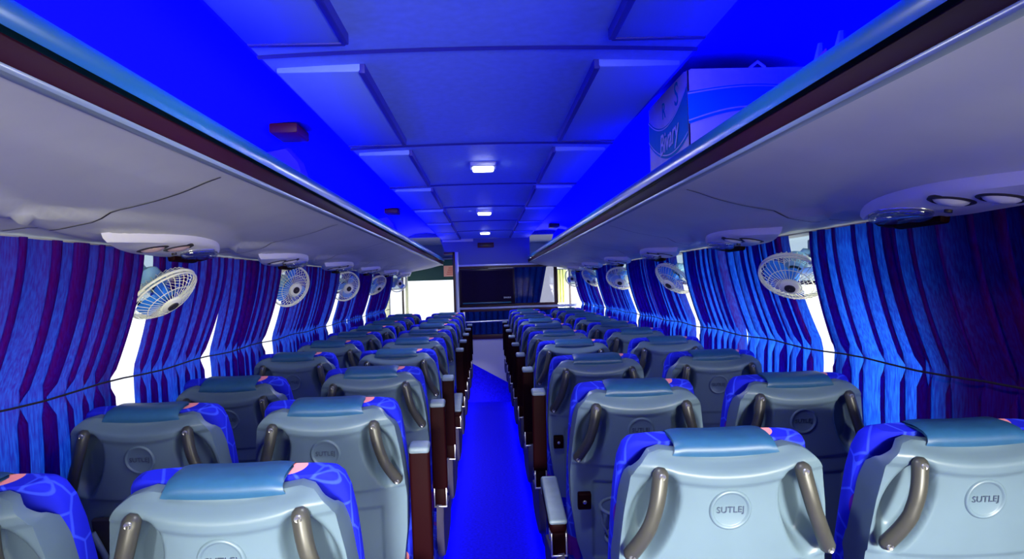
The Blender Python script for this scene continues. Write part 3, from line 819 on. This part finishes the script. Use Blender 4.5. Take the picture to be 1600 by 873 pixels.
def seat(x, y, aisle, rec, arm, lab, holder=False, pocket=False, window=False):
    t = empty('bus_seat', (x, y, 0)); tag(t, lab, 'seat', 'grey backed coach seats')
    # so that the emblem sits at distance y from the camera whatever the recline
    oy = .598*sin(rec)
    P = (0, oy, PZ); R = (rec, 0, 0)
    sh = mobj('back_shell', SHELL, t, P, R)
    mobj('emblem', EMBL, sh, (0, .0056, .598)); mobj('lettering', LET, sh, (0, .0044, .598), (pi/2, 0, 0))
    for s in (-1, 1): mobj('grab_handle', HAND[s], t, P, R)
    mobj('backrest_cushion', CUSH, t, P, R); mobj('headrest_cover', HEADC, t, P, R)
    mobj('seat_cushion', SCUSH, t, (0, oy+.02, 0)); mobj('seat_frame', BASE, t, (0, oy+.02, 0)); mobj('pedestal', LEG, t, (0, oy+.02, 0))
    if aisle:
        mobj('side_cover', SIDE[aisle], t, (0, oy, 0))
        ap = (aisle*.230, oy-.012, .715)
        mobj('armrest_bracket', BRK, t, ap)
        mobj('armrest', ARM[arm], t, (ap[0], ap[1], ap[2]+.012), (radians(8) if arm == 'down' else radians(97), 0, 0))
    if holder: mobj('bottle_holder', HOLD, sh, (-.07, -.012, .40))
    if pocket: mobj('folding_footrest', POCK, sh, (0, -.005, .36))
    return t
XA, XWN = .42, .883
ordn = ['rearmost', 'second', 'third', 'fourth', 'fifth', 'sixth', 'seventh', 'eighth', 'ninth', 'tenth', 'eleventh']
rnd = random.Random(11)
REC = radians(12)
LROW = [1.155+.737*i for i in range(10)]; RROW = [1.30+.765*i for i in range(10)]
for i, y in enumerate(LROW):
    r = REC + rnd.uniform(-.02, .02); o = ordn[i]
    seat(-XA, y, 1, r, 'down' if i in (0, 4) else 'up', 'grey backed seat on the aisle, left block, %s row from the rear' % o)
    rw = REC + rnd.uniform(-.02, .03); yw = y
    if i == 2: rw += .10; yw -= .10
    seat(-XWN, yw, 0, rw, None, 'grey backed seat by the window, left block, %s row from the rear' % o, pocket=(i == 1), window=True)
for i, y in enumerate(RROW):
    r = REC + rnd.uniform(-.02, .02) + (.05 if i == 1 else 0); o = ordn[i]
    if y > 8.4: continue
    seat(XA, y, -1, r, 'down' if i < 2 else 'up', 'grey backed seat on the aisle, right block, %s row from the rear' % o, holder=(i in (1, 2)))
    seat(XWN, y, 0, REC + rnd.uniform(-.02, .03), None, 'grey backed seat by the window, right block, %s row from the rear' % o, window=True)

# ------------------------------------------------------------------ carton on the right rack
BX0, BX1, BY0, BY1, BZ0, BZ1 = .590, .96, 2.10, 2.60, 1.735, 2.045
t = empty('cardboard_carton', ((BX0+BX1)/2, (BY0+BY1)/2, BZ0), (0, 0, 0)); tag(t, 'open white cardboard carton with a teal wave print on the right luggage rack', 'carton')
hx, hy, hz = (BX1-BX0)/2, (BY1-BY0)/2, BZ1-BZ0
b = MB(); w = .006
b.box((-hx, -hy, 0), (hx, hy, w), M['card'])
b.box((-hx, -hy, 0), (-hx+w, hy, hz), M['card'], .001); b.box((hx-w, -hy, 0), (hx, hy, hz), M['card'], .001)
b.box((-hx, -hy, 0), (hx, -hy+w, hz), M['card'], .001); b.box((-hx, hy-w, 0), (hx, hy, hz), M['card'], .001)
b.box((-hx+w, -hy+w, hz*.9), (hx-w, hy-w, hz*.9+.004), M['inside'])
b.build('carton_body', t)
b = MB()
b.box((-hx+.01, -hy-.001, hz-.003), (hx-.01, -hy+.11, hz+.003), M['card'], .001, M4=Matrix.Translation((0, 0, 0)))
b.box((-hx, -hy+.03, hz-.003), (-hx+.09, hy-.02, hz+.004), M['card'], .001)
b.tube([(-.0, -hy+.01, hz+.004), (.02, -hy+.0, hz+.02), (.045, -hy+.01, hz+.006)], .005, M['card'], 5)
b.build('flap', t)
# printed waves on the aisle side and the rear side
def wave(lo, hi, f, face):
    def g(u, v):
        z = (lo(u)*(1-v)+hi(u)*v)
        return Vector((-hx-.0012, hy-2*hy*u, z)) if face == 'aisle' else Vector((-hx+2*hx*u, -hy-.0022, z))
    return g
for face in ('aisle', 'rear'):
    b = MB()
    if face == 'aisle':
        l0 = lambda u: hz*(.60 - .92*u + .72*u*u); l1 = lambda u: hz*(.87 - .85*u + .86*u*u)
    else:
        l0 = lambda u: hz*(.50 + .12*sin(u*3.2)); l1 = lambda u: hz*(.80 + .06*sin(u*3.0))
    b.grid(wave(l0, l1, 0, face), 25, 2, M['band'], flip=True)
    for l in (l0, l1):
        dz = .008 if l is l0 else -.008
        b.grid(wave(lambda u: l(u)+dz, lambda u: l(u)+dz+.004, 0, face), 25, 2, M['bandline'], flip=True)
        b.v = b.v[:]  # keep order
    off = (-.0012, 0, 0) if face == 'aisle' else (0, -.001, 0)
    k = 50
    b.v[k:] = [tuple(Vector(v)+Vector(off)) for v in b.v[k:]]
    b.build('wave_print', t)
mobj('brand_lettering', text_mesh('Bivary', .095, M['bandline'], .0006, .3), t, (-hx-.004, -.03, hz*.50), (pi/2, radians(-5), -pi/2))
for zz, y0, y1 in ((.16, .0, .13), (.12, .02, .12), (.08, .01, .14)):
    b = MB(); b.box((-hx-.0014, y0, hz*zz), (-hx-.0002, y1, hz*zz+.006), M['band']); b.build('print_line', t)
for yy, zz, sz, ch in ((-.13, .80, .10, 'S'), (.03, .76, .075, 'R')):
    mobj('print_mark', text_mesh(ch, sz, M['band'], .0006), t, (-hx-.0012, yy, hz*zz+.02), (pi/2, 0, -pi/2))
# crumpled bag behind the rail, nearer
t = empty('polythene_bag', (.66, 1.36, 1.735)); tag(t, 'small crumpled blue bag peeping over the right rack rail', 'bag')
b = MB()
def bagf(u, v):
    a = 2*pi*u; r = .07*(sin(pi*(.12+.80*v)))*(1+.12*sin(5*a+3*v)); return Vector((r*cos(a)*.8, r*sin(a)*1.1, .132*v+.006*sin(3*a)*v))
b.grid(bagf, 28, 12, M['bagpurple'], wrap_u=True); b.build('pouch', t)
b = MB()
for y, h in ((.05, .105), (-.055, .10)):
    b.tube([(0, y*.8, .05), (-.008, y*.8+.004, .115), (0, y*.8+.012, h+.055)], [.012, .014, .006], M['bag'], 8)
b.build('bag_ear', t)
